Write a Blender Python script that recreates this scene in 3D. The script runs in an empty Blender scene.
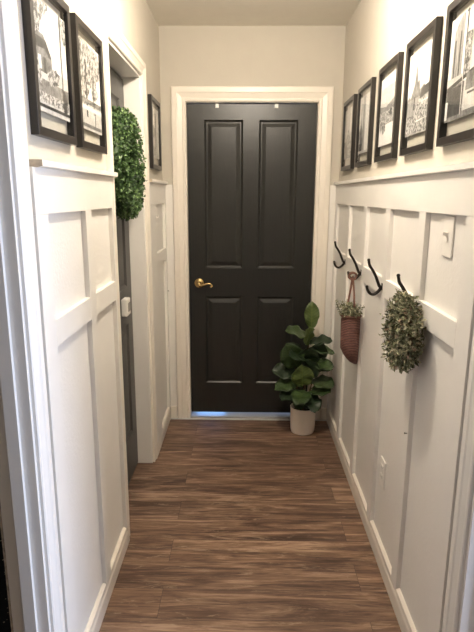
import bpy, bmesh, math, random
from mathutils import Vector, Matrix, Euler
random.seed(7)
scn = bpy.context.scene
col = scn.collection
PI = math.pi

# ------------------------------------------------------------------ places (metres)
XL, XR, D, H = -.521, .577, 3.436, 2.465      # corridor wall faces, end wall, ceiling
CAPZ = 1.558

# ------------------------------------------------------------------ materials
def newmat(name):
    m = bpy.data.materials.new(name); m.use_nodes = True
    nt = m.node_tree; nt.nodes.clear()
    out = nt.nodes.new('ShaderNodeOutputMaterial'); b = nt.nodes.new('ShaderNodeBsdfPrincipled')
    nt.links.new(b.outputs[0], out.inputs[0])
    return m, nt, b
def N(nt, t, **k):
    n = nt.nodes.new('ShaderNode' + t)
    for a, v in k.items(): setattr(n, a, v)
    return n
def texco(nt, scale=(1, 1, 1), kind='Object'):
    tc = N(nt, 'TexCoord'); mp = N(nt, 'Mapping'); mp.inputs['Scale'].default_value = scale
    nt.links.new(tc.outputs[kind], mp.inputs[0]); return mp.outputs[0]
def noise(nt, v, scale, detail=4, rough=.55):
    n = N(nt, 'TexNoise'); n.inputs['Scale'].default_value = scale; n.inputs['Detail'].default_value = detail
    n.inputs['Roughness'].default_value = rough; nt.links.new(v, n.inputs['Vector']); return n.outputs['Fac']
def ramp(nt, f, stops):
    r = N(nt, 'ValToRGB'); cr = r.color_ramp
    while len(cr.elements) < len(stops): cr.elements.new(.5)
    for e, (p, c) in zip(cr.elements, stops):
        e.position = p; e.color = (c[0], c[1], c[2], 1)
    nt.links.new(f, r.inputs[0]); return r.outputs[0]
def bump(nt, b, f, strength, dist=.002):
    n = N(nt, 'Bump'); n.inputs['Strength'].default_value = strength; n.inputs['Distance'].default_value = dist
    nt.links.new(f, n.inputs['Height']); nt.links.new(n.outputs[0], b.inputs['Normal'])
def simple(name, c, rough=.5, metal=0, var=.06, nscale=12, bmp=0, bscale=150, spec=.5, scale=(1, 1, 1)):
    m, nt, b = newmat(name)
    v = texco(nt, scale)
    c0 = [max(0, x * (1 - var)) for x in c]; c1 = [min(1, x * (1 + var)) for x in c]
    nt.links.new(ramp(nt, noise(nt, v, nscale), [(.3, c0), (.7, c1)]), b.inputs['Base Color'])
    b.inputs['Roughness'].default_value = rough; b.inputs['Metallic'].default_value = metal
    b.inputs['Specular IOR Level'].default_value = spec
    if bmp: bump(nt, b, noise(nt, v, bscale, 3), bmp)
    return m
M = {}
M['wall'] = simple('greige_wall_paint', (.535, .497, .43), .75, var=.015, bmp=.25, bscale=110)
M['ceiling'] = simple('ceiling_paint', (.78, .74, .66), .9, var=.02, bmp=.35, bscale=90)
M['white'] = simple('white_trim_paint', (.80, .775, .735), .38, var=.012, bmp=.06, bscale=60)
M['cream'] = simple('cream_trim_paint', (.80, .745, .665), .36, var=.012, bmp=.05, bscale=60)
M['panel'] = simple('white_panel_paint', (.80, .775, .735), .45, var=.012, bmp=.45, bscale=75)
M['raw'] = simple('unpainted_end_grain', (.52, .44, .34), .8, var=.15, nscale=80)
M['chip'] = simple('chipped_edge', (.30, .23, .16), .85, var=.5, nscale=60)
M['black'] = simple('black_frame_wood', (.016, .013, .011), .36, var=.2)
M['bronze'] = simple('dark_bronze', (.020, .016, .014), .38, metal=.6, var=.2)
M['brass'] = simple('antique_brass', (.62, .45, .21), .24, metal=1, var=.18, nscale=30)
M['plastic'] = simple('white_plastic', (.83, .80, .75), .35, var=.01)
M['slot'] = simple('grey_recess', (.30, .28, .26), .6)
M['hinge_white'] = simple('white_clip', (.9, .88, .84), .4)
M['pot'] = simple('cream_ceramic', (.88, .80, .71), .42, var=.03)
M['soil'] = simple('dark_soil', (.012, .010, .008), .95, var=.5, nscale=60, bmp=.8, bscale=90)
M['stem'] = simple('brown_stem', (.10, .07, .035), .8, var=.3)
M['alu'] = simple('metal_threshold', (.55, .54, .53), .38, metal=.35, var=.05, scale=(1, 12, 1))
M['nail'] = simple('dark_nail', (.03, .025, .02), .4, metal=.5)
M['porch'] = simple('concrete', (.5, .5, .5), .9, var=.1)
M['rug'] = None

def doormat_(name, c, rough):
    m, nt, b = newmat(name)
    v = texco(nt, (30, 30, 2.2))
    n1 = noise(nt, v, 4, 5)
    nt.links.new(ramp(nt, n1, [(.3, [x * .85 for x in c]), (.7, [x * 1.12 for x in c])]), b.inputs['Base Color'])
    b.inputs['Roughness'].default_value = rough
    bump(nt, b, n1, .22, .002)
    return m
M['door'] = doormat_('charcoal_door_paint', (.0165, .0165, .0148), .35)
M['door_grey'] = doormat_('dark_grey_door_paint', (.060, .058, .055), .42)

def floor_mat():
    m, nt, b = newmat('weathered_brown_plank')
    L = nt.links
    tc = N(nt, 'TexCoord')
    br = N(nt, 'TexBrick'); br.offset = .37; br.offset_frequency = 2
    br.inputs['Scale'].default_value = 1; br.inputs['Mortar Size'].default_value = .0008
    br.inputs['Mortar Smooth'].default_value = .1; br.inputs['Bias'].default_value = 0
    br.inputs['Brick Width'].default_value = 1.22; br.inputs['Row Height'].default_value = .152
    br.inputs['Color1'].default_value = (0, 0, 0, 1); br.inputs['Color2'].default_value = (1, 1, 1, 1)
    br.inputs['Mortar'].default_value = (.5, .5, .5, 1)
    mp = N(nt, 'Mapping'); mp.inputs['Location'].default_value = (.31, .03, 0); L.new(tc.outputs['Object'], mp.inputs[0])
    L.new(mp.outputs[0], br.inputs['Vector'])
    # every plank gets its own offset of the grain
    sep = N(nt, 'SeparateColor'); L.new(br.outputs['Color'], sep.inputs[0])
    off = N(nt, 'CombineXYZ'); mul = N(nt, 'Math', operation='MULTIPLY'); mul.inputs[1].default_value = 7.0
    L.new(sep.outputs[0], mul.inputs[0]); L.new(mul.outputs[0], off.inputs[0]); L.new(mul.outputs[0], off.inputs[2])
    add = N(nt, 'VectorMath', operation='ADD'); L.new(tc.outputs['Object'], add.inputs[0]); L.new(off.outputs[0], add.inputs[1])
    def g(sc, nscale, det, rough=.6, dist=0):
        q = N(nt, 'Mapping'); q.inputs['Scale'].default_value = sc; L.new(add.outputs[0], q.inputs[0])
        n = N(nt, 'TexNoise'); n.inputs['Scale'].default_value = nscale; n.inputs['Detail'].default_value = det
        n.inputs['Roughness'].default_value = rough; n.inputs['Distortion'].default_value = dist
        L.new(q.outputs[0], n.inputs['Vector']); return n.outputs['Fac']
    broad = g((1.1, 11, 1), 1.7, 5, .68, 1.0)
    fine = g((3.5, 70, 1), 1.6, 6, .7, .3)
    knots = g((3.2, 20, 1), 1.4, 6, .75, 1.8)
    mx = N(nt, 'Mix'); mx.data_type = 'FLOAT'; mx.inputs[0].default_value = .36
    L.new(broad, mx.inputs[2]); L.new(fine, mx.inputs[3])
    base = ramp(nt, mx.outputs[0], [(.35, (.040, .021, .014)), (.45, (.112, .062, .040)), (.53, (.215, .130, .085)), (.63, (.42, .29, .205))])
    scr = ramp(nt, knots, [(.56, (0, 0, 0)), (.66, (1, 1, 1))])
    m2 = N(nt, 'Mix'); m2.data_type = 'RGBA'
    s2 = N(nt, 'Math', operation='MULTIPLY'); s2.inputs[1].default_value = .6
    L.new(scr, s2.inputs[0]); L.new(s2.outputs[0], m2.inputs[0]); L.new(base, m2.inputs[6]); m2.inputs[7].default_value = (.42, .32, .235, 1)
    dk = ramp(nt, knots, [(.30, (.55, .5, .48)), (.42, (1, 1, 1))])
    m3 = N(nt, 'Mix'); m3.data_type = 'RGBA'; m3.blend_type = 'MULTIPLY'; m3.inputs[0].default_value = .8
    L.new(m2.outputs[2], m3.inputs[6]); L.new(dk, m3.inputs[7])
    tone = ramp(nt, sep.outputs[0], [(0, (.84, .83, .83)), (1, (1.0, .99, .97))])
    m4 = N(nt, 'Mix'); m4.data_type = 'RGBA'; m4.blend_type = 'MULTIPLY'; m4.inputs[0].default_value = 1
    L.new(m3.outputs[2], m4.inputs[6]); L.new(tone, m4.inputs[7])
    m5 = N(nt, 'Mix'); m5.data_type = 'RGBA'; L.new(br.outputs['Fac'], m5.inputs[0])
    L.new(m4.outputs[2], m5.inputs[6]); m5.inputs[7].default_value = (.045, .028, .020, 1)
    L.new(m5.outputs[2], b.inputs['Base Color'])
    b.inputs['Roughness'].default_value = .47
    bump(nt, b, fine, .25, .0015)
    return m
M['floor'] = floor_mat()

def glass_mat():
    m = bpy.data.materials.new('clear_glass'); m.use_nodes = True; nt = m.node_tree; nt.nodes.clear()
    out = N(nt, 'OutputMaterial'); mix = N(nt, 'MixShader'); t = N(nt, 'BsdfTransparent'); g = N(nt, 'BsdfGlossy')
    g.inputs['Roughness'].default_value = .02
    f = N(nt, 'Fresnel'); f.inputs['IOR'].default_value = 1.35
    ng = N(nt, 'TexNoise'); ng.inputs['Scale'].default_value = 3
    r = N(nt, 'ValToRGB'); r.color_ramp.elements[0].color = (.96, .97, .96, 1); r.color_ramp.elements[1].color = (1, 1, 1, 1)
    nt.links.new(ng.outputs['Fac'], r.inputs[0]); nt.links.new(r.outputs[0], t.inputs[0])
    gm = N(nt, 'NewGeometry'); om = N(nt, 'Math', operation='MULTIPLY_ADD'); om.inputs[1].default_value = -1; om.inputs[2].default_value = 1
    nt.links.new(gm.outputs['Backfacing'], om.inputs[0]); ml = N(nt, 'Math', operation='MULTIPLY')
    nt.links.new(om.outputs[0], ml.inputs[0]); nt.links.new(f.outputs[0], ml.inputs[1])
    nt.links.new(ml.outputs[0], mix.inputs[0]); nt.links.new(t.outputs[0], mix.inputs[1]); nt.links.new(g.outputs[0], mix.inputs[2])
    nt.links.new(mix.outputs[0], out.inputs[0]); return m
M['glass'] = glass_mat()

def grey(name, lo, hi, scale, p0=.35, p1=.65, sc=(1, 1, 1)):
    m, nt, b = newmat(name); v = texco(nt, sc)
    tint = lambda g: (g, g * .965, g * .94)
    nt.links.new(ramp(nt, noise(nt, v, scale, 8, .7), [(p0, tint(lo)), (p1, tint(hi))]), b.inputs['Base Color'])
    b.inputs['Roughness'].default_value = .5
    return m
M['p_sky'] = grey('photo_sky', .84, .90, 6)
M['p_pale'] = grey('photo_pale', .50, .74, 30)
M['p_mid'] = grey('photo_mid', .06, .34, 45)
M['p_dark'] = grey('photo_dark', .015, .08, 60)
M['p_leaf'] = grey('photo_foliage', .03, .62, 75, .44, .56)
M['p_crowd'] = grey('photo_speckle', .04, .70, 120, .42, .58)
M['p_stripe'] = grey('photo_streaks', .18, .55, 40, .4, .6, (1, 6, .5))

def wicker():
    m, nt, b = newmat('red_brown_wicker')
    v = texco(nt, (1, 1, 1))
    w = N(nt, 'TexWave', wave_type='BANDS', bands_direction='Z'); w.inputs['Scale'].default_value = 38; w.inputs['Distortion'].default_value = 1.5
    w.inputs['Detail'].default_value = 2; w.inputs['Detail Scale'].default_value = 3
    nt.links.new(v, w.inputs['Vector'])
    nt.links.new(ramp(nt, w.outputs['Fac'], [(.1, (.040, .015, .012)), (.6, (.15, .054, .040)), (1, (.25, .105, .08))]), b.inputs['Base Color'])
    b.inputs['Roughness'].default_value = .6; bump(nt, b, w.outputs['Fac'], .8, .003)
    return m
M['wicker'] = wicker()
M['handle_wicker'] = simple('wrapped_reed', (.13, .055, .036), .6, var=.4, nscale=160)

def leaf_mat(name, c, c2, rough=.42, vein=True):
    m, nt, b = newmat(name)
    tc = N(nt, 'TexCoord')
    n = noise(nt, tc.outputs['Object'], 14, 3)
    cc = ramp(nt, n, [(.3, c), (.7, c2)])
    if vein:
        sx = N(nt, 'SeparateXYZ'); nt.links.new(tc.outputs['Object'], sx.inputs[0])
        ab = N(nt, 'Math', operation='ABSOLUTE'); nt.links.new(sx.outputs[1], ab.inputs[0])
        # side veins run outwards and forwards
        s = N(nt, 'Math', operation='MULTIPLY_ADD'); s.inputs[1].default_value = -.75; nt.links.new(ab.outputs[0], s.inputs[0]); nt.links.new(sx.outputs[0], s.inputs[2])
        k = N(nt, 'Math', operation='MULTIPLY'); k.inputs[1].default_value = 330; nt.links.new(s.outputs[0], k.inputs[0])
        si = N(nt, 'Math', operation='SINE'); nt.links.new(k.outputs[0], si.inputs[0])
        vr = ramp(nt, si.outputs[0], [(.86, (0, 0, 0)), (1, (1, 1, 1))])
        mid = ramp(nt, ab.outputs[0], [(.0008, (1, 1, 1)), (.0022, (0, 0, 0))])
        mx0 = N(nt, 'Math', operation='MAXIMUM'); nt.links.new(vr, mx0.inputs[0]); nt.links.new(mid, mx0.inputs[1])
        sc = N(nt, 'Math', operation='MULTIPLY'); sc.inputs[1].default_value = .45; nt.links.new(mx0.outputs[0], sc.inputs[0])
        mx = N(nt, 'Mix'); mx.data_type = 'RGBA'; nt.links.new(sc.outputs[0], mx.inputs[0]); nt.links.new(cc, mx.inputs[6])
        mx.inputs[7].default_value = (c2[0] * 2.2, c2[1] * 1.8, c2[2] * 1.6, 1); cc = mx.outputs[2]
        bump(nt, b, mx0.outputs[0], .3, .001)
    nt.links.new(cc, b.inputs['Base Color']); b.inputs['Roughness'].default_value = rough
    return m
M['fig'] = leaf_mat('fig_leaf', (.022, .044, .013), (.040, .074, .021))
M['fig_young'] = leaf_mat('young_fig_leaf', (.050, .085, .020), (.090, .130, .034))
M['fig_dark'] = leaf_mat('old_fig_leaf', (.010, .022, .009), (.018, .036, .014))
M['box1'] = leaf_mat('boxwood_leaf', (.038, .085, .022), (.075, .145, .040), .45, False)
M['box2'] = leaf_mat('boxwood_leaf_dark', (.018, .045, .012), (.035, .08, .022), .5, False)
M['box3'] = leaf_mat('boxwood_leaf_pale', (.12, .21, .07), (.18, .28, .10), .45, False)
M['sage1'] = leaf_mat('dried_leaf', (.16, .175, .095), (.26, .27, .16), .7, False)
M['sage2'] = leaf_mat('dried_leaf_dark', (.055, .060, .030), (.10, .105, .052), .75, False)
M['sage3'] = leaf_mat('dried_leaf_pale', (.38, .36, .23), (.50, .47, .33), .7, False)
M['petal'] = leaf_mat('dusky_petal', (.28, .19, .13), (.38, .28, .19), .7, False)

def rug_mat():
    m, nt, b = newmat('speckled_black_rug')
    v = texco(nt); vo = N(nt, 'TexVoronoi'); vo.inputs['Scale'].default_value = 45; nt.links.new(v, vo.inputs['Vector'])
    nt.links.new(ramp(nt, vo.outputs['Distance'], [(.10, (.42, .36, .26)), (.20, (.012, .012, .012))]), b.inputs['Base Color'])
    b.inputs['Roughness'].default_value = .95; bump(nt, b, vo.outputs['Distance'], .5, .003)
    return m
M['rug'] = rug_mat()

# ------------------------------------------------------------------ mesh helpers
def link(name, bm, mat, parent=None, smooth=False, bevel=0, seg=2):
    me = bpy.data.meshes.new(name); bmesh.ops.recalc_face_normals(bm, faces=bm.faces[:]); bm.to_mesh(me); bm.free()
    for mt in (mat if isinstance(mat, (list, tuple)) else [mat]): me.materials.append(mt)
    if smooth:
        for p in me.polygons: p.use_smooth = True
    o = bpy.data.objects.new(name, me); col.objects.link(o)
    if parent: o.parent = parent
    if bevel:
        md = o.modifiers.new('bevel', 'BEVEL'); md.width = bevel; md.segments = seg; md.limit_method = 'ANGLE'; md.angle_limit = .6
    return o
def box(bm, x0, x1, y0, y1, z0, z1, mi=0):
    v = [bm.verts.new(p) for p in ((x0, y0, z0), (x1, y0, z0), (x1, y1, z0), (x0, y1, z0), (x0, y0, z1), (x1, y0, z1), (x1, y1, z1), (x0, y1, z1))]
    for f in ((0, 3, 2, 1), (4, 5, 6, 7), (0, 1, 5, 4), (1, 2, 6, 5), (2, 3, 7, 6), (3, 0, 4, 7)):
        fc = bm.faces.new([v[i] for i in f]); fc.material_index = mi
    return v
def tube(bm, pts, r, n=10, close=True, mi=0):
    pts = [Vector(p) for p in pts]; rs = r if isinstance(r, (list, tuple)) else [r] * len(pts)
    rings = []; ref = None
    for i, p in enumerate(pts):
        t = (pts[min(i + 1, len(pts) - 1)] - pts[max(i - 1, 0)]).normalized()
        if ref is None: ref = t.orthogonal().normalized()
        ref = (ref - t * ref.dot(t)).normalized(); b = t.cross(ref)
        rings.append([bm.verts.new(p + (ref * math.cos(2 * PI * k / n) + b * math.sin(2 * PI * k / n)) * rs[i]) for k in range(n)])
    for a, c in zip(rings, rings[1:]):
        for k in range(n):
            f = bm.faces.new((a[k], a[(k + 1) % n], c[(k + 1) % n], c[k])); f.material_index = mi; f.smooth = True
    if close:
        bm.faces.new(rings[0][::-1]); bm.faces.new(rings[-1])
def lathe(bm, prof, n=40, c=(0, 0, 0), sx=1, sy=1):
    rings = [[bm.verts.new((c[0] + sx * r * math.cos(2 * PI * k / n), c[1] + sy * r * math.sin(2 * PI * k / n), c[2] + z)) for k in range(n)] if r > 1e-6
             else [bm.verts.new((c[0], c[1], c[2] + z))] for r, z in prof]
    for a, b in zip(rings, rings[1:]):
        for k in range(n):
            q = (k + 1) % n
            if len(a) == 1 and len(b) == 1: continue
            if len(a) == 1: f = bm.faces.new((a[0], b[q], b[k]))
            elif len(b) == 1: f = bm.faces.new((a[k], a[q], b[0]))
            else: f = bm.faces.new((a[k], a[q], b[q], b[k]))
            f.smooth = True
def smoothpts(pts, k=6):
    P = [Vector(p) for p in pts]; P = [P[0] * 2 - P[1]] + P + [P[-1] * 2 - P[-2]]; out = []
    for i in range(1, len(P) - 2):
        a, b, c, d = P[i - 1:i + 3]
        for j in range(k):
            t = j / k
            out.append(.5 * ((2 * b) + (c - a) * t + (2 * a - 5 * b + 4 * c - d) * t * t + (3 * b - a - 3 * c + d) * t ** 3))
    out.append(P[-2]); return out
def struct(o): o['kind'] = 'structure'; return o
def tag(o, label, cat, group=None):
    o['label'] = label; o['category'] = cat
    if group: o['group'] = group
    return o
def empty(name, loc, label, cat, group=None, rz=0):
    o = bpy.data.objects.new(name, None); o.empty_display_size = .05; o.location = loc; o.rotation_euler = (0, 0, rz)
    col.objects.link(o); return tag(o, label, cat, group)
def sweep_casing(bm, prof, path, out):
    """prof: (w, t): w from the inner edge outwards, t proud of the wall; path: corner points; out(p, i, w, t) -> Vector"""
    rows = [[bm.verts.new(out(i, w, t)) for (w, t) in prof] for i in range(len(path))]
    for a, b in zip(rows, rows[1:]):
        for k in range(len(prof)):
            q = (k + 1) % len(prof); bm.faces.new((a[k], a[q], b[q], b[k]))
    bm.faces.new(rows[0]); bm.faces.new(rows[-1][::-1])
CAS = [(0, 0), (0, .009), (.004, .012), (.012, .012), (.016, .008), (.022, .010), (.036, .014), (.042, .018), (.062, .018), (.066, .015), (.068, 0)]
def casing_y(name, x0, x1, zt, y, s=-1, prof=CAS):
    """door casing on a wall square to y; s = -1 proud towards the camera"""
    bm = bmesh.new()
    def out(i, w, t):
        return Vector(((x0 - w, x0 - w, x1 + w, x1 + w)[i], y + s * t, (0, zt + w, zt + w, 0)[i]))
    sweep_casing(bm, prof, [0] * 4, out); return struct(link(name, bm, M['cream' if name in ('trim_10', 'trim_11') else 'white']))
def casing_x(name, y0, y1, zt, x, s, prof=CAS):
    bm = bmesh.new()
    def out(i, w, t):
        return Vector((x + s * t, (y0 - w, y0 - w, y1 + w, y1 + w)[i], (0, zt + w, zt + w, 0)[i]))
    sweep_casing(bm, prof, [0] * 4, out); return struct(link(name, bm, M['cream' if name in ('trim_10', 'trim_11') else 'white']))

# ------------------------------------------------------------------ the shell
YB = -1.6                          # back end of the corridor, behind the camera
NL, NR, NF = .40, 1.225, 2.06      # openings beside the camera: near y, far y, head height
LD0, LD1, LDZ = 2.13, 2.80, 2.065  # closet door opening in the left wall
FD0, FD1, FDZ = -.379, .444, 2.053  # end door opening
T = .115
TL = .092
bm = bmesh.new(); box(bm, -2.6, 2.9, YB, 3.40, -.05, 0); struct(link('floor', bm, M['floor']))
bm = bmesh.new(); box(bm, -2.6, 2.9, YB, D + T, H, H + .08); struct(link('ceiling', bm, M['ceiling']))
def wall_x(name, x0, x1, holes, y0, y1, mat):
    bm = bmesh.new(); y = y0
    for (a, b, z) in holes:
        box(bm, x0, x1, y, a, 0, H); box(bm, x0, x1, a, b, z, H); y = b
    box(bm, x0, x1, y, y1, 0, H); bmesh.ops.remove_doubles(bm, verts=bm.verts[:], dist=1e-5)
    return struct(link(name, bm, mat))
wall_x('wall_left', XL - TL, XL, [(NL, NR, NF), (LD0 - .0, LD1, LDZ)], YB, D, M['wall'])
wall_x('wall_right', XR, XR + T, [(NL, NR, NF)], YB, D, M['wall'])
bm = bmesh.new(); box(bm, XL - TL, FD0, D, D + T, 0, H); box(bm, FD1, XR + T, D, D + T, 0, H); box(bm, FD0, FD1, D, D + T, FDZ, H)
struct(link('wall_end', bm, M['wall']))
bm = bmesh.new(); box(bm, -2.6, 2.9, YB - .1, YB, 0, H); struct(link('wall_behind', bm, M['wall']))
# side rooms beside the camera
bm = bmesh.new(); box(bm, -2.6, -2.5, YB, 3.4, 0, H); box(bm, -2.5, XL - TL, 3.3, 3.4, 0, H); struct(link('wall_side_room_left', bm, M['wall']))
bm = bmesh.new(); box(bm, 2.8, 2.9, YB, 3.4, 0, H); box(bm, XR + T, 2.8, 3.3, 3.4, 0, H); struct(link('wall_side_room_right', bm, M['wall']))
# closet behind the left door is closed by the door itself

# drywall sheet painted white below the ledge (thin skin carrying the orange-peel texture)
def skins(name, x, s, spans):
    bm = bmesh.new()
    for a, b in spans: box(bm, min(x, x + s * .002), max(x, x + s * .002), a, b, .0, CAPZ)
    return struct(link(name, bm, M['panel']))
skins('trim_1', XL, 1, [(NR + .068, LD0 - .068), (LD1 + .068, D)])
skins('trim_2', XR, -1, [(NR + .068, D)])

def wainscot(name, x, s, a, b, stiles, P=.018):
    bm = bmesh.new()
    lo, hi = sorted((x, x + s * P))
    e = .0004
    box(bm, lo, hi, a, b, 1.445, CAPZ)                     # top rail
    ys = [a] + [k for st in stiles for k in st] + [b]
    for s0, s1 in stiles:
        box(bm, lo, hi, s0, s1, .085, 1.445)
    for k in range(len(stiles) - 1):
        box(bm, lo, hi, stiles[k][1], stiles[k + 1][0], 1.094, 1.168)
    return struct(link(name, bm, M['white'], bevel=.0012))
RS = [(1.297, 1.385), (1.70, 1.765), (2.12, 2.185), (2.53, 2.595), (2.945, 3.01), (3.36, D)]
wainscot('trim_3', XR, -1, NR + .072, D, RS)
wainscot('trim_4', XL, 1, NR + .072, LD0 - .068, [(1.297, 1.378), (1.704, 1.77), (2.045, 2.062)])
wainscot('trim_5', XL, 1, LD1 + .068, D, [(LD1 + .068, 3.045), (3.385, D)])
# white boards flanking the end door below the ledge
bm = bmesh.new(); box(bm, XL + .018, FD0 - .080, D - .010, D, 0, CAPZ); box(bm, FD1 + .080, XR - .018, D - .010, D, 0, CAPZ)
struct(link('trim_6', bm, M['white'], bevel=.001))

def cap(name, x, s, a, b):
    bm = bmesh.new(); P = .032
    pr = [(0, CAPZ), (.019, CAPZ), (P, CAPZ + .003), (P, CAPZ + .018), (0, CAPZ + .018)]
    r = [[bm.verts.new((x + s * p, y, z)) for p, z in pr] for y in (a, b)]
    for k in range(5): bm.faces.new((r[0][k], r[0][(k + 1) % 5], r[1][(k + 1) % 5], r[1][k]))
    f = bm.faces.new(r[0]); f.material_index = 1; bm.faces.new(r[1][::-1])
    return struct(link(name, bm, [M['white'], M['raw']]))
cap('trim_7', XL, 1, 1.325, LD0 - .03); cap('trim_8', XR, -1, 1.295, D); cap('trim_9', XL, 1, LD1 + .069, D)

def baseboard(name, x, s, a, b):
    bm = bmesh.new()
    pr = [(0, 0), (.018, 0), (.018, .055), (.0165, .062), (.0145, .066), (.0145, .078), (.017, .084), (.016, .090), (.006, .094), (0, .094)]
    r = [[bm.verts.new((x + s * p, y, z)) for p, z in pr] for y in (a, b)]
    n = len(pr)
    for k in range(n): bm.faces.new((r[0][k], r[0][(k + 1) % n], r[1][(k + 1) % n], r[1][k]))
    bm.faces.new(r[0]); bm.faces.new(r[1][::-1]); return struct(link(name, bm, M['cream']))
baseboard('baseboard_left', XL, 1, NR + .068, LD0 - .068)
baseboard('baseboard_left_far', XL, 1, LD1 + .069, D)
baseboard('baseboard_right', XR, -1, NR + .068, D)
bm = bmesh.new(); box(bm, XL + .018, FD0 - .081, D - .018, D, 0, .085); box(bm, FD1 + .081, XR - .018, D - .018, D, 0, .085)
struct(link('baseboard_end', bm, M['cream'], bevel=.003))

# casings and jambs
casing_y('trim_10', FD0 + .007, FD1 - .007, FDZ - .007, D, -1, [(w * 1.27, t) for w, t in CAS])
casing_x('trim_11', LD0 + .0, LD1 - .0, LDZ - .0, XL, 1)
casing_x('trim_12', NL, NR, NF, XL, 1, [(w * 1.0, t * .8) for w, t in CAS])
casing_x('trim_13', NL, NR, NF, XR, -1, [(w * 1.0, t * .8) for w, t in CAS])
def jamb_x(name, x0, x1, y0, y1, z, stop=None):
    """lining of an opening in a side wall (x0..x1 deep)"""
    bm = bmesh.new(); j = .012
    box(bm, x0, x1, y0, y0 + j, 0, z); box(bm, x0, x1, y1 - j, y1, 0, z); box(bm, x0, x1, y0 + j, y1 - j, z - j, z)
    if stop:
        a, b = stop
        box(bm, a, b, y0 + j, y0 + j + .011, 0, z - j); box(bm, a, b, y1 - j - .011, y1 - j, 0, z - j); box(bm, a, b, y0 + j + .011, y1 - j - .011, z - j - .011, z - j)
    return struct(link(name, bm, M['white'], bevel=.001))
jamb_x('trim_14', XL - TL - .006, XL, NL, NR, NF, (XL - .062, XL - .03))
jamb_x('trim_15', XR, XR + T + .006, NL, NR, NF, (XR + .045, XR + .08))
jamb_x('trim_16', XL - TL, XL, LD0, LD1, LDZ)
bm = bmesh.new(); box(bm, XL - TL - .011, XL - TL - .006, NR - .014, NR + .03, 0, NF + .02); struct(link('trim_17', bm, M['chip']))
bm = bmesh.new(); j = .011
box(bm, FD0, FD0 + j, D, D + T, 0, FDZ); box(bm, FD1 - j, FD1, D, D + T, 0, FDZ); box(bm, FD0 + j, FD1 - j, D, D + T, FDZ - j, FDZ)
box(bm, FD0 + j, FD0 + j + .010, D + .068, D + .10, .012, FDZ - j); box(bm, FD1 - j - .010, FD1 - j, D + .068, D + .10, .012, FDZ - j)
struct(link('trim_18', bm, M['cream'], bevel=.001))
bm = bmesh.new(); box(bm, FD0 + j, FD1 - j, D - .006, D + T, 0, .012); pass
struct(link('trim_19', bm, M['alu'], bevel=.001))
bm = bmesh.new(); box(bm, -1.5, 1.5, 3.40, 5.0, -.05, -.0005); struct(link('ground', bm, M['porch']))

# ------------------------------------------------------------------ panelled doors
def panel_door(name, mat, W, Hh, th, panels, axis='y'):
    """door slab in local x (width), z (height); face at y=0 looking to -y"""
    bm = bmesh.new()
    xs = sorted({0, W} | {p[0] for p in panels} | {p[1] for p in panels}); zs = sorted({0, Hh} | {p[2] for p in panels} | {p[3] for p in panels})
    for side, yy in ((-1, 0), (1, th)):
        for i in range(len(xs) - 1):
            for k in range(len(zs) - 1):
                cx, cz = (xs[i] + xs[i + 1]) / 2, (zs[k] + zs[k + 1]) / 2
                if any(p[0] < cx < p[1] and p[2] < cz < p[3] for p in panels): continue
                bm.faces.new([bm.verts.new((a, yy, b)) for a, b in ((xs[i], zs[k]), (xs[i + 1], zs[k]), (xs[i + 1], zs[k + 1]), (xs[i], zs[k + 1]))])
        for (a, b, c, d) in panels:
            steps = [(0, 0), (.003, .004), (.010, .0095), (.013, .0105), (.020, .0105), (.024, .009), (.042, .0035), (.045, .003)]
            rs = [[bm.verts.new((x, yy - side * dp, z)) for x, z in ((a + s, c + s), (b - s, c + s), (b - s, d - s), (a + s, d - s))] for s, dp in steps]
            for r0, r1 in zip(rs, rs[1:]):
                for q in range(4): bm.faces.new((r0[q], r0[(q + 1) % 4], r1[(q + 1) % 4], r1[q]))
            bm.faces.new(rs[-1])
    for a, b in (((0, 0), (W, 0)), ((W, 0), (W, Hh)), ((W, Hh), (0, Hh)), ((0, Hh), (0, 0))):
        bm.faces.new([bm.verts.new(p) for p in ((a[0], 0, a[1]), (b[0], 0, b[1]), (b[0], th, b[1]), (a[0], th, a[1]))])
    bmesh.ops.remove_doubles(bm, verts=bm.verts[:], dist=1e-4)
    return link(name, bm, mat)
w = FD1 - FD0 - .028
d1 = struct(panel_door('door_1', M['door'], w, 2.008, .035, [(.105, .345, .212, .814), (.443, .683, .212, .814), (.105, .345, 1.0, 1.916), (.443, .683, 1.0, 1.916)]))
d1.location = (FD0 + .014, D + .030, .030)
wl = LD1 - LD0 - .030
d2 = struct(panel_door('door_2', M['door_grey'], wl, 2.03, .035, [(.10, .285, .235, .835), (.355, wl - .10, .235, .835), (.10, .285, 1.03, 1.928), (.355, wl - .10, 1.03, 1.928)]))
d2.location = (XL - .082, LD0 + .015, .010); d2.rotation_euler = (0, 0, PI / 2)

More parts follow.
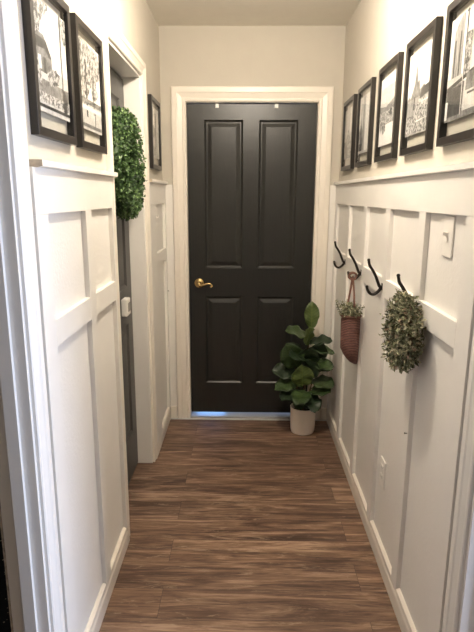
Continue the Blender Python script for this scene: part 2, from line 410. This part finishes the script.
# lever handle (parts of the end door, local coordinates of the slab)
hb = bmesh.new()
hx, hz = .064, .902
prof = [(.0, -.0005), (.031, -.0005), (.033, -.003), (.030, -.008), (.024, -.010), (.018, -.016), (.013, -.018), (.011, -.03), (.0125, -.045), (0, -.047)]
rings = []
n = 28
for r, y in prof:
    rings.append([hb.verts.new((hx + r * math.cos(2 * PI * k / n), y, hz + r * math.sin(2 * PI * k / n))) for k in range(n)] if r else [hb.verts.new((hx, y, hz))])
for a, b in zip(rings, rings[1:]):
    for k in range(n):
        q = (k + 1) % n
        vs = [a[0], b[k], b[q]] if len(a) == 1 else ([a[k], a[q], b[0]] if len(b) == 1 else [a[k], a[q], b[q], b[k]])
        hb.faces.new(vs).smooth = True
ho = link('door_handle', hb, M['brass'], d1); ho['label'] = 'antique brass lever handle'
hb = bmesh.new()
pts = smoothpts([(hx, -.038, hz - .004), (hx + .022, -.044, hz - .009), (hx + .045, -.044, hz - .001), (hx + .066, -.043, hz + .003), (hx + .081, -.043, hz - .003), (hx + .087, -.043, hz - .013), (hx + .080, -.043, hz - .018), (hx + .075, -.043, hz - .012)])
rr = [.0085 - .0045 * i / (len(pts) - 1) + (.003 if i > len(pts) - 10 else 0) for i in range(len(pts))]
tube(hb, pts, rr, 12); link('lever', hb, M['brass'], ho, True)
for cx in (.185, .547):
    hb = bmesh.new(); box(hb, cx - .010, cx + .010, -.0025, -.0003, 1.985, 2.0105); box(hb, cx - .010, cx + .010, -.0003, .034, 2.0085, 2.0105)
    box(hb, cx - .007, cx + .007, -.007, -.0025, 1.988, 1.994)
    o = link('over_door_clip', hb, M['hinge_white'], d1); o['label'] = 'small white clip over the door top'

# white latch cover on the closet door
lc = empty('latch_cover', (XL - .082, 2.575, .955), 'small white plastic latch cover on the dark grey closet door', 'latch')
bm = bmesh.new(); box(bm, 0.0, .030, -.040, .040, -.042, .042); link('cover', bm, M['plastic'], lc, bevel=.005)
bm = bmesh.new(); box(bm, .0302, .033, -.018, .024, -.022, .022); link('button', bm, M['slot'], lc, bevel=.002)

# ------------------------------------------------------------------ switches and outlets
def plate(name, loc, rz, label, cat, toggle=True):
    r = empty(name, loc, label, cat, None, rz)           # local +x out of the wall, y across, z up
    bm = bmesh.new(); box(bm, 0, .006, -.036, .036, -.058, .058); link('cover_plate', bm, M['plastic'], r, bevel=.003)
    if toggle:
        bm = bmesh.new(); box(bm, .006, .0085, -.006, .006, -.013, .013); link('toggle_bezel', bm, M['plastic'], r, bevel=.0008)
        bm = bmesh.new(); v = box(bm, .0085, .020, -.004, .004, .0, .010)
        for q in v:
            if q.co.x > .015: q.co.z += .006
        link('toggle', bm, M['plastic'], r, bevel=.001)
    else:
        for z in (-.021, .021):
            bm = bmesh.new(); box(bm, .006, .008, -.017, .017, z - .014, z + .014); s = link('socket', bm, M['plastic'], r, bevel=.002)
            for yy in (-.006, .006):
                bm = bmesh.new(); box(bm, .008, .0083, yy - .0012, yy + .0012, z - .004, z + .006); link('slot', bm, M['slot'], s)
    return r
plate('light_switch', (XR - .0022, 1.530, 1.383), PI, 'white toggle light switch in the upper panel of the right wall, nearest the camera', 'light switch')
plate('power_outlet', (XR - .0022, 2.015, .385), PI, 'white power outlet plate low on the right wall panel', 'outlet', False)
plate('light_switch', (XL + .0022, 3.115, 1.365), 0, 'small white light switch on the far left wall beyond the closet door', 'light switch')
def nail(p, s, label):
    bm = bmesh.new(); tube(bm, [(0, 0, 0), (s * .008, 0, .0)], .0016, 8); tube(bm, [(s * .0075, 0, 0), (s * .009, 0, 0)], .0032, 10)
    o = link('nail', bm, M['nail']); o.location = p; tag(o, label, 'nail')
nail((XR - .018, 1.712, .70), -1, 'tiny dark nail in the white stile below the dried wreath')
nail((XL + .018, 3.41, .888), 1, 'tiny dark nail in the far left white panelling')

# ------------------------------------------------------------------ floating picture frames
FW, FH, FB, FDp = .300, .375, .022, .020
def frame_mesh():
    bm = bmesh.new()
    pr = [(0, 0), (0, FDp - .001), (.001, FDp), (FB - .001, FDp), (FB, FDp - .001), (FB, 0)]
    cs = [(-1, -1), (1, -1), (1, 1), (-1, 1)]
    rows = [[bm.verts.new((t, sy * (FW / 2 - w), sz * (FH / 2 - w))) for w, t in pr] for sy, sz in cs]
    for i in range(4):
        a, b = rows[i], rows[(i + 1) % 4]
        for k in range(len(pr)):
            q = (k + 1) % len(pr); bm.faces.new((a[k], a[q], b[q], b[k]))
    bmesh.ops.recalc_face_normals(bm, faces=bm.faces[:])
    me = bpy.data.meshes.new('frame'); bm.to_mesh(me); bm.free(); me.materials.append(M['black']); return me
def glass_mesh():
    bm = bmesh.new(); box(bm, .0125, .0140, -FW / 2 + FB - .002, FW / 2 - FB + .002, -FH / 2 + FB - .002, FH / 2 - FB + .002)
    me = bpy.data.meshes.new('glass'); bm.to_mesh(me); bm.free(); me.materials.append(M['glass']); return me
FM, GM = frame_mesh(), glass_mesh()
PK = ['p_sky', 'p_pale', 'p_mid', 'p_dark', 'p_leaf', 'p_crowd', 'p_stripe']
def print_obj(shapes, parent, pw, z0, z1):
    """shapes: (material key, [(u, v)...]) with u, v in 0..1 of the print"""
    bm = bmesh.new(); box(bm, .0085, .010, -pw / 2, pw / 2, z0, z1)
    for i, (k, poly) in enumerate(shapes):
        x = .0102 + .00008 * i
        f = bm.faces.new([bm.verts.new((x, (min(1, max(0, u)) - .5) * pw, z0 + min(1, max(0, v)) * (z1 - z0))) for u, v in poly])
        f.material_index = PK.index(k)
    me = bpy.data.meshes.new('photo_print'); bm.to_mesh(me); bm.free()
    for k in PK: me.materials.append(M[k])
    o = bpy.data.objects.new('photo_print', me); col.objects.link(o); o.parent = parent; return o
def R(a, b, c, d): return [(a, c), (b, c), (b, d), (a, d)]
def blob(cx, cy, rx, ry, n=22, j=.25):
    return [(cx + rx * (1 + random.uniform(-j, j)) * math.cos(2 * PI * i / n), cy + ry * (1 + random.uniform(-j, j)) * math.sin(2 * PI * i / n)) for i in range(n)]
def skyline(v0, pts): return [(0, v0)] + pts + [(1, v0)]
S_house = [('p_leaf', blob(.05, .95, .25, .30)), ('p_leaf', blob(.25, 1.0, .25, .14)), ('p_pale', R(0, 1, 0, .42)), ('p_mid', R(0, 1, .16, .30)),
           ('p_mid', [(.0, .62), (.12, .70), (.30, .70), (.50, .54), (.50, .36), (0, .36)]), ('p_dark', [(-.0, .56), (.10, .66), (.36, .66), (.50, .52), (.42, .52), (.32, .58), (.1, .56)]),
           ('p_sky', R(.12, .20, .38, .50)), ('p_dark', R(.26, .33, .36, .50)), ('p_leaf', blob(.55, .36, .18, .09)), ('p_leaf', blob(.08, .34, .10, .10)),
           ('p_dark', R(.80, .825, .08, 1)), ('p_dark', R(0, 1, .04, .07)), ('p_crowd', R(0, 1, .09, .18)), ('p_leaf', blob(.95, .9, .1, .14)), ('p_dark', blob(.86, .15, .06, .12))]
S_tree = [('p_pale', R(0, 1, 0, .36)), ('p_leaf', blob(.30, .72, .36, .30)), ('p_leaf', blob(.75, .80, .28, .22)), ('p_leaf', blob(.12, .40, .14, .14)), ('p_dark', R(.30, .36, .15, .8)),
          ('p_mid', R(0, 1, .30, .36)), ('p_leaf', blob(.7, .5, .16, .14)), ('p_dark', R(.62, .645, .2, .7)), ('p_dark', [(.66, .06), (.70, .06), (.72, .22), (.66, .30), (.60, .26), (.61, .24), (.66, .26), (.69, .2)]),
          ('p_mid', R(0, 1, .03, .07)), ('p_sky', R(.0, 1, .23, .28))]
S_soft = [('p_pale', R(0, 1, 0, .55)), ('p_leaf', blob(.12, .85, .16, .12)), ('p_mid', blob(.25, .52, .22, .12)), ('p_stripe', R(.45, .62, .1, .9)), ('p_leaf', blob(.3, .12, .3, .10)), ('p_sky', R(.70, .78, .2, .8))]
S_mist = [('p_pale', R(0, 1, 0, 1)), ('p_leaf', [(.2, 0), (.25, .4), (.45, .62), (.6, .45), (.72, .35), (1, .25), (1, 0)]), ('p_mid', R(.0, .25, .0, .35)), ('p_sky', R(.62, .92, .5, 1)), ('p_dark', R(.3, .38, .0, .34))]
S_tower = [('p_pale', R(0, 1, 0, 1)), ('p_mid', [(0, 0), (0, .40), (.14, .48), (.2, .62), (.26, .46), (.36, .38), (.46, .10), (.5, 0)]), ('p_sky', R(.54, .92, .04, 1)), ('p_dark', R(.04, .30, 0, .18)), ('p_stripe', R(.34, .5, .02, .98)), ('p_pale', R(.0, .5, -.0, .05))]
S_beach = [('p_sky', R(0, 1, 0, .2)), ('p_pale', R(0, 1, .52, .85)), ('p_mid', [(0, .42), (0, .60), (.4, .56), (1, .66), (1, .36)]), ('p_crowd', R(0, 1, .30, .50)), ('p_leaf', blob(.15, .30, .10, .07)),
           ('p_leaf', blob(.32, .25, .08, .07)), ('p_dark', blob(.70, .46, .10, .05)), ('p_leaf', blob(.86, .42, .14, .10)), ('p_sky', R(.62, 1, .02, .30)), ('p_dark', R(.08, .1, .2, .36)), ('p_dark', R(.24, .27, .17, .3))]
S_castle = [('p_pale', R(0, 1, 0, .3)), ('p_mid', [(.0, .2), (.0, .45), (.10, .50), (.14, .46), (.24, .56), (.30, .62), (.33, .76), (.36, .86), (.40, .76), (.43, .62), (.50, .64), (.54, .52), (.70, .56), (.78, .50), (1, .54), (1, .2)]),
            ('p_dark', [(.55, .40), (.60, .52), (1, .55), (1, .42)]), ('p_stripe', R(.04, .55, .24, .44)), ('p_crowd', [(0, .02), (0, .26), (.3, .20), (.5, .40), (1, .44), (1, .04)]), ('p_sky', [(.45, .14), (.5, .36), (.95, .38), (.95, .16)]),
            ('p_crowd', R(.46, .94, .16, .36)), ('p_dark', R(.30, .36, .3, .46)), ('p_crowd', R(0, 1, .01, .12))]
S_street = [('p_stripe', [(.10, .30), (.12, .86), (.20, .93), (.34, 1.0), (.38, .98), (.38, .30)]), ('p_dark', R(.14, .18, .36, .78)), ('p_dark', R(.28, .32, .36, .84)), ('p_pale', R(0, .45, .34, .42)), ('p_mid', R(0, 1, .0, .34)),
            ('p_dark', R(0.04, .44, .04, .32)), ('p_dark', [(0, .30), (1, .42), (1, .46), (0, .34)]), ('p_sky', R(0, .07, .02, .20)), ('p_pale', R(.50, 1, .06, .34)), ('p_mid', R(.55, 1, .24, .40)), ('p_dark', R(.60, 1, .20, .22)),
            ('p_sky', R(.44, .455, .03, 1)), ('p_dark', R(.455, .475, .03, 1)), ('p_dark', blob(.46, .985, .03, .012)), ('p_crowd', R(.48, .62, .40, .78)), ('p_mid', [(.72, .4), (.74, .9), (1, 1), (1, .4)])]
PZ = 1.823
def pic(x, yc, rz, label, shapes, group, pw=.250, z0=-.125, z1=.140):
    r = empty('picture_frame', (x, yc, PZ), label, 'picture frame', group, rz)
    for nme, me in (('frame', FM), ('glass', GM)):
        o = bpy.data.objects.new(nme, me); col.objects.link(o); o.parent = r
    print_obj(shapes, r, pw, z0, z1); return r
GL, GR = 'black floating frames on the left wall', 'black floating frames above the right ledge'
pic(XL + .0005, 1.500, 0, 'black frame nearest the camera on the left wall, photo of a cottage', S_house, GL)
pic(XL + .0005, 1.853, 0, 'black frame beside the closet door casing, photo of a big leafy tree', S_tree, GL)
pic(XL + .0005, 3.136, 0, 'lone black frame beyond the closet door on the left wall', S_soft, GL)
pic(XR - .0005, 1.502, PI, 'black frame cut by the right image edge, photo of tower and flagpole', S_street, GR)
pic(XR - .0005, 1.888, PI, 'black frame on the right wall, photo of a spire above rocks', S_castle, GR)
pic(XR - .0005, 2.285, PI, 'middle black frame of the five on the right wall, pale crowd scene', S_beach, GR)
pic(XR - .0005, 2.712, PI, 'black frame second from the end wall on the right wall', S_tower, GR)
pic(XR - .0005, 3.120, PI, 'black frame on the right wall closest to the end wall corner', S_mist, GR)

# ------------------------------------------------------------------ coat hooks on the middle rail
def hook_parts(r):
    # local: +x out of the wall, z up; origin on the rail face
    bm = bmesh.new()
    v = box(bm, 0, .003, -.008, .008, -.014, .016); link('back_plate', bm, M['bronze'], r, bevel=.002)
    bm = bmesh.new()
    up = smoothpts([(.003, 0, -.004), (.012, 0, .004), (.020, 0, .022), (.030, 0, .046), (.044, 0, .070), (.056, 0, .088), (.061, 0, .108)])
    tube(bm, up, [.0070 - .0018 * i / len(up) for i in range(len(up))], 10)
    lathe(bm, [(0, -.006), (.0055, -.004), (.0065, .001), (.0045, .005), (0, .006)], 12, (.061, 0, .110)); link('upper_prong', bm, M['bronze'], r, True)
    bm = bmesh.new()
    lo = smoothpts([(.005, 0, .004), (.009, 0, -.010), (.020, 0, -.023), (.034, 0, -.031), (.048, 0, -.027), (.058, 0, -.014), (.062, 0, -.001)])
    tube(bm, lo, [.0070 - .0014 * i / len(lo) for i in range(len(lo))], 10)
    lathe(bm, [(0, -.006), (.0055, -.004), (.0065, .001), (.0045, .005), (0, .006)], 12, (.062, 0, .001)); link('lower_prong', bm, M['bronze'], r, True)
HZ = 1.132
proto = empty('coat_hook', (XR - .018, 3.0, HZ), 'dark bronze double coat hook nearest the end door, with nothing on it', 'coat hook', 'coat hooks on the right wall rail', PI)
hook_parts(proto)
for y, lab in ((2.575, 'dark bronze coat hook that carries the red brown wicker basket'), (2.165, 'empty dark bronze coat hook between the wicker basket and the dried wreath'), (1.735, 'dark bronze coat hook that carries the dried green wreath')):
    c = proto.copy(); col.objects.link(c); c.location.y = y; c['label'] = lab
    for ch in list(proto.children):
        k = ch.copy(); col.objects.link(k); k.parent = c

# ------------------------------------------------------------------ small leaves
def small_leaf(bm, p, d, nrm, L, Wd, mi):
    d = d.normalized(); s = d.cross(nrm)
    if s.length < 1e-4: s = d.orthogonal()
    s.normalize(); nn = s.cross(d)
    a = bm.verts.new(p); t = bm.verts.new(p + d * L - nn * L * .12)
    m = bm.verts.new(p + d * L * .5 + nn * L * .06)
    l = bm.verts.new(p + d * L * .52 + s * Wd + nn * L * .16); r = bm.verts.new(p + d * L * .52 - s * Wd + nn * L * .16)
    for f in ((a, m, l), (m, t, l), (a, r, m), (m, r, t)):
        q = bm.faces.new(f); q.material_index = mi
def rv(): return Vector((random.gauss(0, 1), random.gauss(0, 1), random.gauss(0, 1))).normalized()
def ring_foliage(bm, Rm, tr, nl, L, Wd, mats, flat=1.0, jit=.2, sy=1, sz=1, spike=.0):
    """leaves all round a ring in the local y-z plane, x out of the wall"""
    for i in range(nl):
        th = random.uniform(0, 2 * PI); ph = random.uniform(0, 2 * PI); rr = tr * math.sqrt(random.uniform(.35, 1)) * (1 + random.uniform(-jit, jit))
        c = Vector((0, math.cos(th) * Rm * sy, math.sin(th) * Rm * sz)); radial = Vector((0, math.cos(th), math.sin(th)))
        o = radial * math.cos(ph) + Vector((1, 0, 0)) * math.sin(ph) * flat
        p = c + o * rr
        if p.x < -tr * .85: p.x = -tr * .85
        d = (o * .9 + rv() * .9).normalized()
        small_leaf(bm, p, d, (o + rv() * .5).normalized(), L * random.uniform(.7, 1.25), Wd * random.uniform(.8, 1.2), random.choices(range(len(mats)), [m[1] for m in mats])[0])

gw = empty('boxwood_wreath', (XL - .082 + .058, 2.475, 1.625), 'round bright green boxwood wreath hanging on the dark grey closet door', 'wreath')
bm = bmesh.new(); mm = [('box1', 5), ('box2', 3), ('box3', 2)]
ring_foliage(bm, .186, .050, 5200, .017, .0062, mm, 1.0, .12)
link('foliage', bm, [M[a] for a, _ in mm], gw)
bm = bmesh.new(); tube(bm, [(0, math.cos(t) * .188, math.sin(t) * .188) for t in [2 * PI * k / 48 for k in range(49)]], .030, 12, False); link('ring', bm, M['box2'], gw, True)
bm = bmesh.new(); box(bm, -.0560, -.0545, -.010, .010, .150, .415); link('hanger', bm, M['bronze'], gw)

dw = empty('dried_wreath', (XR - .018 - .043, 1.700, 1.062), 'wild dried sage green wreath hanging on the coat hook nearest the camera', 'wreath')
dw.rotation_euler = (0, 0, PI)
bm = bmesh.new(); mm = [('sage1', 5), ('sage2', 4), ('sage3', 3), ('petal', 1)]
ring_foliage(bm, .072, .038, 1900, .019, .0050, mm, .85, .3, .95, 1.12)
for i in range(150):                                    # loose sprigs that stick out
    th = random.uniform(0, 2 * PI); o = Vector((random.uniform(-.1, .8), math.cos(th), math.sin(th))).normalized()
    p = Vector((0, math.cos(th) * .072, math.sin(th) * .080)); d = (o + rv() * .35).normalized(); ln = random.uniform(.035, .060)
    q = p + d * ln
    if q.x < -.038: continue
    tube(bm, [p, p + d * ln * .5, q], .0007, 4, False, 1)
    for k in range(7):
        t = .4 + .1 * k; small_leaf(bm, p + d * ln * t, (d + rv() * .9).normalized(), rv(), .014, .0036, random.choice((0, 0, 2, 1)))
link('foliage', bm, [M[a] for a, _ in mm], dw)
bm = bmesh.new(); tube(bm, [(0, math.cos(t) * .07, math.sin(t) * .08) for t in [2 * PI * k / 40 for k in range(41)]], .013, 8, False); link('twig_ring', bm, M['stem'], dw, True)

# ------------------------------------------------------------------ wall basket
BX, BY, BZ = .513, 2.535, .686
bk = empty('hanging_basket', (BX, BY, BZ), 'slim red brown wicker wall basket with sprigs in it, hanging from a coat hook', 'basket')
bm = bmesh.new(); n = 36; rows = []
HB = .245
def bsec(t):
    """half-round section: flat back towards the wall (+x), front tapers to the foot"""
    f = .20 + .80 * min(1, (t / .30)) ** .6 if t < .30 else 1.0
    return f * (.93 + .07 * t)
zs = [0, .012, .03, .05, .08, .11, .15, .19, .225, HB]
for inner in (0, 1):
    for z in (zs if not inner else zs[::-1]):
        f = bsec(z / HB); k = 1 - .07 * inner; row = []
        for i in range(n):
            a = 2 * PI * i / n; cx, cy = math.cos(a), math.sin(a)
            x = (.043 - (1 - f) * .0) + .0 if False else 0
            xx = cx * .048 * (1 if cx > 0 else 1) * f * k + .045 * (1 - f) * .9
            xx = min(xx, .043)
            row.append(bm.verts.new((xx, cy * .050 * f * k, z + (.006 if inner and z < .02 else 0))))
        rows.append(row)
for a, b in zip(rows, rows[1:]):
    for i in range(n): bm.faces.new((a[i], a[(i + 1) % n], b[(i + 1) % n], b[i])).smooth = True
bm.faces.new(rows[0][::-1]); bm.faces.new(rows[-1]); link('woven_body', bm, M['wicker'], bk)
bm = bmesh.new(); rim = [(min(.048 * math.cos(a), .043), .050 * math.sin(a), HB) for a in [2 * PI * k / 32 for k in range(33)]]
tube(bm, rim, .0055, 8, False); link('rim', bm, M['handle_wicker'], bk, True)
top = Vector((XR - .018 - .040 - BX, 2.575 - BY, HZ - .024 - BZ))        # where the loop sits in the lower prong
for k, (fy, fx) in enumerate(((.010, -.022), (-.020, .012))):
    bm = bmesh.new(); P = smoothpts([(fx, fy, HB - .01), (fx * .7 + top.x * .3, fy + .008, HB + .06), (top.x + (-.008 if k == 0 else .006), top.y * .7, HB + .13), (top.x, top.y, top.z + .008)])
    tube(bm, P, .0050, 8); link('handle_strap', bm, M['handle_wicker'], bk, True)
bm = bmesh.new()
coil = [(top.x + .019 * math.cos(t) + .0, top.y + .006 * math.sin(t * .5), top.z + .008 + .016 * math.sin(t)) for t in [2 * PI * k / 16 for k in range(40)]]
tube(bm, coil, .0055, 8); link('wrapped_loop', bm, M['handle_wicker'], bk, True)
bm = bmesh.new()
for i in range(120):
    a = random.uniform(0, 2 * PI); p = Vector((random.uniform(-.03, .03), random.uniform(-.035, .035), HB - .03)); ln = random.uniform(.045, .118)
    d = Vector((math.cos(a) * .50 - .05, math.sin(a) * .6, 1)).normalized(); q = p + d * ln
    if q.x > .04: continue
    tube(bm, [p, p + d * ln * .6, q], .0007, 4, False, 1)
    for k in range(9):
        small_leaf(bm, p + d * ln * (.35 + .07 * k), (d * .4 + rv()).normalized(), rv(), .013, .0042, random.choice((0, 0, 1, 2)))
link('sprigs', bm, [M['sage1'], M['sage2'], M['sage3']], bk)

# ------------------------------------------------------------------ fiddle leaf fig
PX, PY = .378, 3.235
pl = empty('potted_fig', (PX, PY, 0), 'fiddle leaf fig in a cream pot on the floor by the end door', 'potted plant')
bm = bmesh.new(); lathe(bm, [(0, .0), (.066, .0), (.072, .003), (.0775, .02), (.0795, .06), (.080, .145), (.0815, .165), (.0825, .172), (.080, .175), (.0765, .174), (.0755, .168), (.0745, .140), (.074, .135), (0, .135)], 48)
link('pot', bm, M['pot'], pl)
bm = bmesh.new(); lathe(bm, [(0, .142), (.03, .146), (.06, .143), (.0735, .139)], 32); link('soil', bm, M['soil'], pl)
def stemline(pts, r0, r1):
    bm = bmesh.new(); P = smoothpts(pts); tube(bm, P, [r0 + (r1 - r0) * i / (len(P) - 1) for i in range(len(P))], 8); link('stem', bm, M['stem'], pl, True)
stemline([(0, 0, .13), (.005, 0, .28), (.012, .0, .42), (.018, .0, .56), (.030, 0, .69)], .008, .004)
stemline([(-.02, .01, .13), (-.035, 0, .25), (-.055, -.01, .38), (-.06, -.01, .47)], .006, .0035)
stemline([(.02, .01, .13), (.04, .02, .25), (.06, .02, .38), (.068, .02, .5)], .006, .0035)
def fig_leaf(base, d, up, L, Wd, mat='fig', droop=.25, cup=.18):
    d = Vector(d).normalized(); up = Vector(up); s = up.cross(d).normalized(); nn = d.cross(s).normalized()
    bm = bmesh.new(); NU, NV = 14, 8; ph = random.uniform(0, 6)
    rows = []
    for i in range(NU + 1):
        u = i / NU
        # fiddle outline: narrow lower body, slight waist, broad rounded top
        wv = (math.sin(PI * min(1, u ** .80)) ** .62) * (.62 + .48 * u) if 0 < u < 1 else 0
        wv *= 1 - .10 * math.exp(-((u - .36) / .09) ** 2)
        row = []
        for k in range(NV + 1):
            v = k / NV * 2 - 1
            x = L * u; y = Wd / 2 * wv * v
            z = -droop * L * u * u + cup * abs(v) ** 1.5 * Wd * wv * .5 + .007 * abs(v) * math.sin(u * 15 + ph + (2 if v > 0 else 0))
            row.append(bm.verts.new((x, y, z)))
        rows.append(row)
    for a, b in zip(rows, rows[1:]):
        for k in range(NV): bm.faces.new((a[k], a[k + 1], b[k + 1], b[k])).smooth = True
    bmesh.ops.remove_doubles(bm, verts=bm.verts[:], dist=1e-5)
    bm.normal_update()
    tube(bm, [(-.028, 0, -.004), (0, 0, 0), (L * .2, 0, -.0035 - droop * L * .04)], [.0022, .002, .0012], 6)
    me_mat = M[mat]
    o = link('leaf', bm, me_mat, pl)
    md = o.modifiers.new('thick', 'SOLIDIFY'); md.thickness = .0009; md.offset = 0
    mt = Matrix((d, s, nn)).transposed().to_4x4(); mt.translation = Vector(base); o.matrix_local = mt
    return o
LV = [  # base, direction, up, length, width, material
    ((.034, -.01, .690), (-.02, -.15, 1), (-.10, -1, .05), .150, .082, 'fig_young'),
    ((.022, -.01, .635), (-.75, -.35, .42), (-.1, -.5, 1), .150, .105, 'fig'),
    ((.024, -.02, .605), (-.15, -.65, .65), (0, -.75, .6), .125, .100, 'fig_young'),
    ((.020, 0, .600), (.75, -.40, .25), (.1, -.6, 1), .135, .080, 'fig_dark'),
    ((.030, 0, .560), (.80, -.35, .05), (0, -.6, 1), .135, .062, 'fig'),
    ((-.045, -.02, .44), (-.35, -.45, .75), (-.2, -1, .5), .175, .135, 'fig'),
    ((-.055, -.02, .40), (-.85, -.20, .30), (-.2, -.7, .8), .130, .110, 'fig_dark'),
    ((-.050, -.03, .34), (-.80, -.45, .10), (-.1, -.6, 1), .130, .100, 'fig'),
    ((-.045, -.03, .30), (-.60, -.60, -.10), (-.1, -.5, 1), .130, .100, 'fig_dark'),
    ((-.015, -.05, .33), (-.05, -.55, .78), (0, -1, .45), .140, .125, 'fig_young'),
    ((.000, -.05, .30), (-.30, -.90, .00), (0, -.4, 1), .150, .110, 'fig'),
    ((.055, .00, .50), (.25, -.60, .60), (.2, -.9, .5), .120, .105, 'fig_dark'),
    ((.050, .00, .44), (.70, -.60, .35), (.1, -.7, .8), .125, .095, 'fig_dark'),
    ((.050, -.01, .36), (.55, -.70, .10), (.1, -.6, 1), .145, .115, 'fig'),
    ((.050, -.02, .30), (.55, -.80, .25), (.1, -.7, .8), .140, .110, 'fig'),
    ((.030, -.03, .27), (.15, -.95, -.10), (0, -.4, 1), .140, .100, 'fig_dark'),
    ((.000, -.02, .22), (-.35, -.85, .20), (0, -.6, 1), .120, .095, 'fig'),
    ((.010, -.03, .21), (.45, -.80, .10), (0, -.6, 1), .120, .085, 'fig_dark'),
    ((.014, .00, .47), (.05, -.60, .55), (0, -1, .5), .130, .120, 'fig_dark'),
    ((.014, .00, .40), (.25, -.65, .50), (0, -1, .5), .130, .115, 'fig_dark'),
    ((.055, -.03, .47), (.62, -.75, .22), (.1, -.6, .8), .120, .085, 'fig'),
    ((-.02, .02, .48), (-.5, .20, .50), (-.3, -.6, .7), .120, .100, 'fig_dark'),
    ((.03, .02, .36), (.20, .30, .60), (.2, -.9, .5), .120, .105, 'fig_dark'),
    ((-.02, .03, .30), (-.5, .25, .35), (-.2, -.9, .5), .130, .100, 'fig_dark'),
    ((-.015, -.02, .52), (-.40, -.65, .30), (-.1, -.8, .7), .120, .105, 'fig_dark'),
]
for b, d, u, L, Wd, mt in LV: fig_leaf(b, d, u, L * 1.14, Wd * 1.36, mt, droop=random.uniform(.12, .3))

# dark speckled rug in the room to the left
bm = bmesh.new(); box(bm, -2.3, -.70, .9, 3.1, 0, .012); o = link('area_rug', bm, M['rug'], bevel=.004); tag(o, 'black pale-speckled rug seen through the opening at the lower left edge', 'rug')

# ------------------------------------------------------------------ light
def area(name, loc, rot, size, power, colr, sy=None, shape='RECTANGLE'):
    L = bpy.data.lights.new(name, 'AREA'); L.energy = power; L.color = colr; L.shape = shape; L.size = size
    if shape == 'RECTANGLE': L.size_y = sy or size
    o = bpy.data.objects.new(name, L); o.location = loc; o.rotation_euler = rot; col.objects.link(o); return o
L = bpy.data.lights.new('ceiling_lamp', 'POINT'); L.energy = 25; L.color = (1, .885, .735); L.shadow_soft_size = .06
o = bpy.data.objects.new('ceiling_lamp', L); o.location = (.03, 1.95, 2.33); col.objects.link(o)
L = bpy.data.lights.new('ceiling_lamp_behind', 'POINT'); L.energy = 1; L.color = (1, .88, .73); L.shadow_soft_size = .12
o = bpy.data.objects.new('ceiling_lamp_behind', L); o.location = (.03, -.1, 2.33); col.objects.link(o)
area('window_right_room', (2.6, .72, 1.1), (0, PI / 2 * 1.0, .0), 1.2, 55, (.64, .75, 1), 1.1)
area('window_left_room', (-2.3, .0, 1.4), (0, -PI / 2, 0), 1.0, .8, (1, .9, .8), 1.2)
area('porch_daylight', (-.24, 3.66, .05), (-PI / 2, 0, 0), .20, .16, (.20, .46, 1), .06)

wd = bpy.data.worlds.new('sky'); scn.world = wd; wd.use_nodes = True
wd.node_tree.nodes['Background'].inputs[0].default_value = (.45, .6, .9, 1); wd.node_tree.nodes['Background'].inputs[1].default_value = .25

# ------------------------------------------------------------------ camera
f, p, yw, r = 534.9175, .2218, -.0153, .0045
fwd = Vector((math.sin(yw) * math.cos(p), math.cos(yw) * math.cos(p), -math.sin(p))); right = Vector((math.cos(yw), -math.sin(yw), 0)); up = right.cross(fwd)
r2 = right * math.cos(r) + up * math.sin(r); u2 = up * math.cos(r) - right * math.sin(r)
cam = bpy.data.cameras.new('camera'); co = bpy.data.objects.new('camera', cam); col.objects.link(co)
mt = Matrix((r2, u2, -fwd)).transposed().to_4x4(); mt.translation = Vector((0, 0, 1.4939)); co.matrix_world = mt
cam.sensor_fit = 'VERTICAL'; cam.sensor_height = 24; cam.lens = f / 632 * 24; cam.clip_start = .02
scn.camera = co
vs = scn.view_settings; vs.view_transform = 'Standard'; vs.look = 'None'; vs.gamma = 1; vs.exposure = 1.19; vs.use_curve_mapping = False
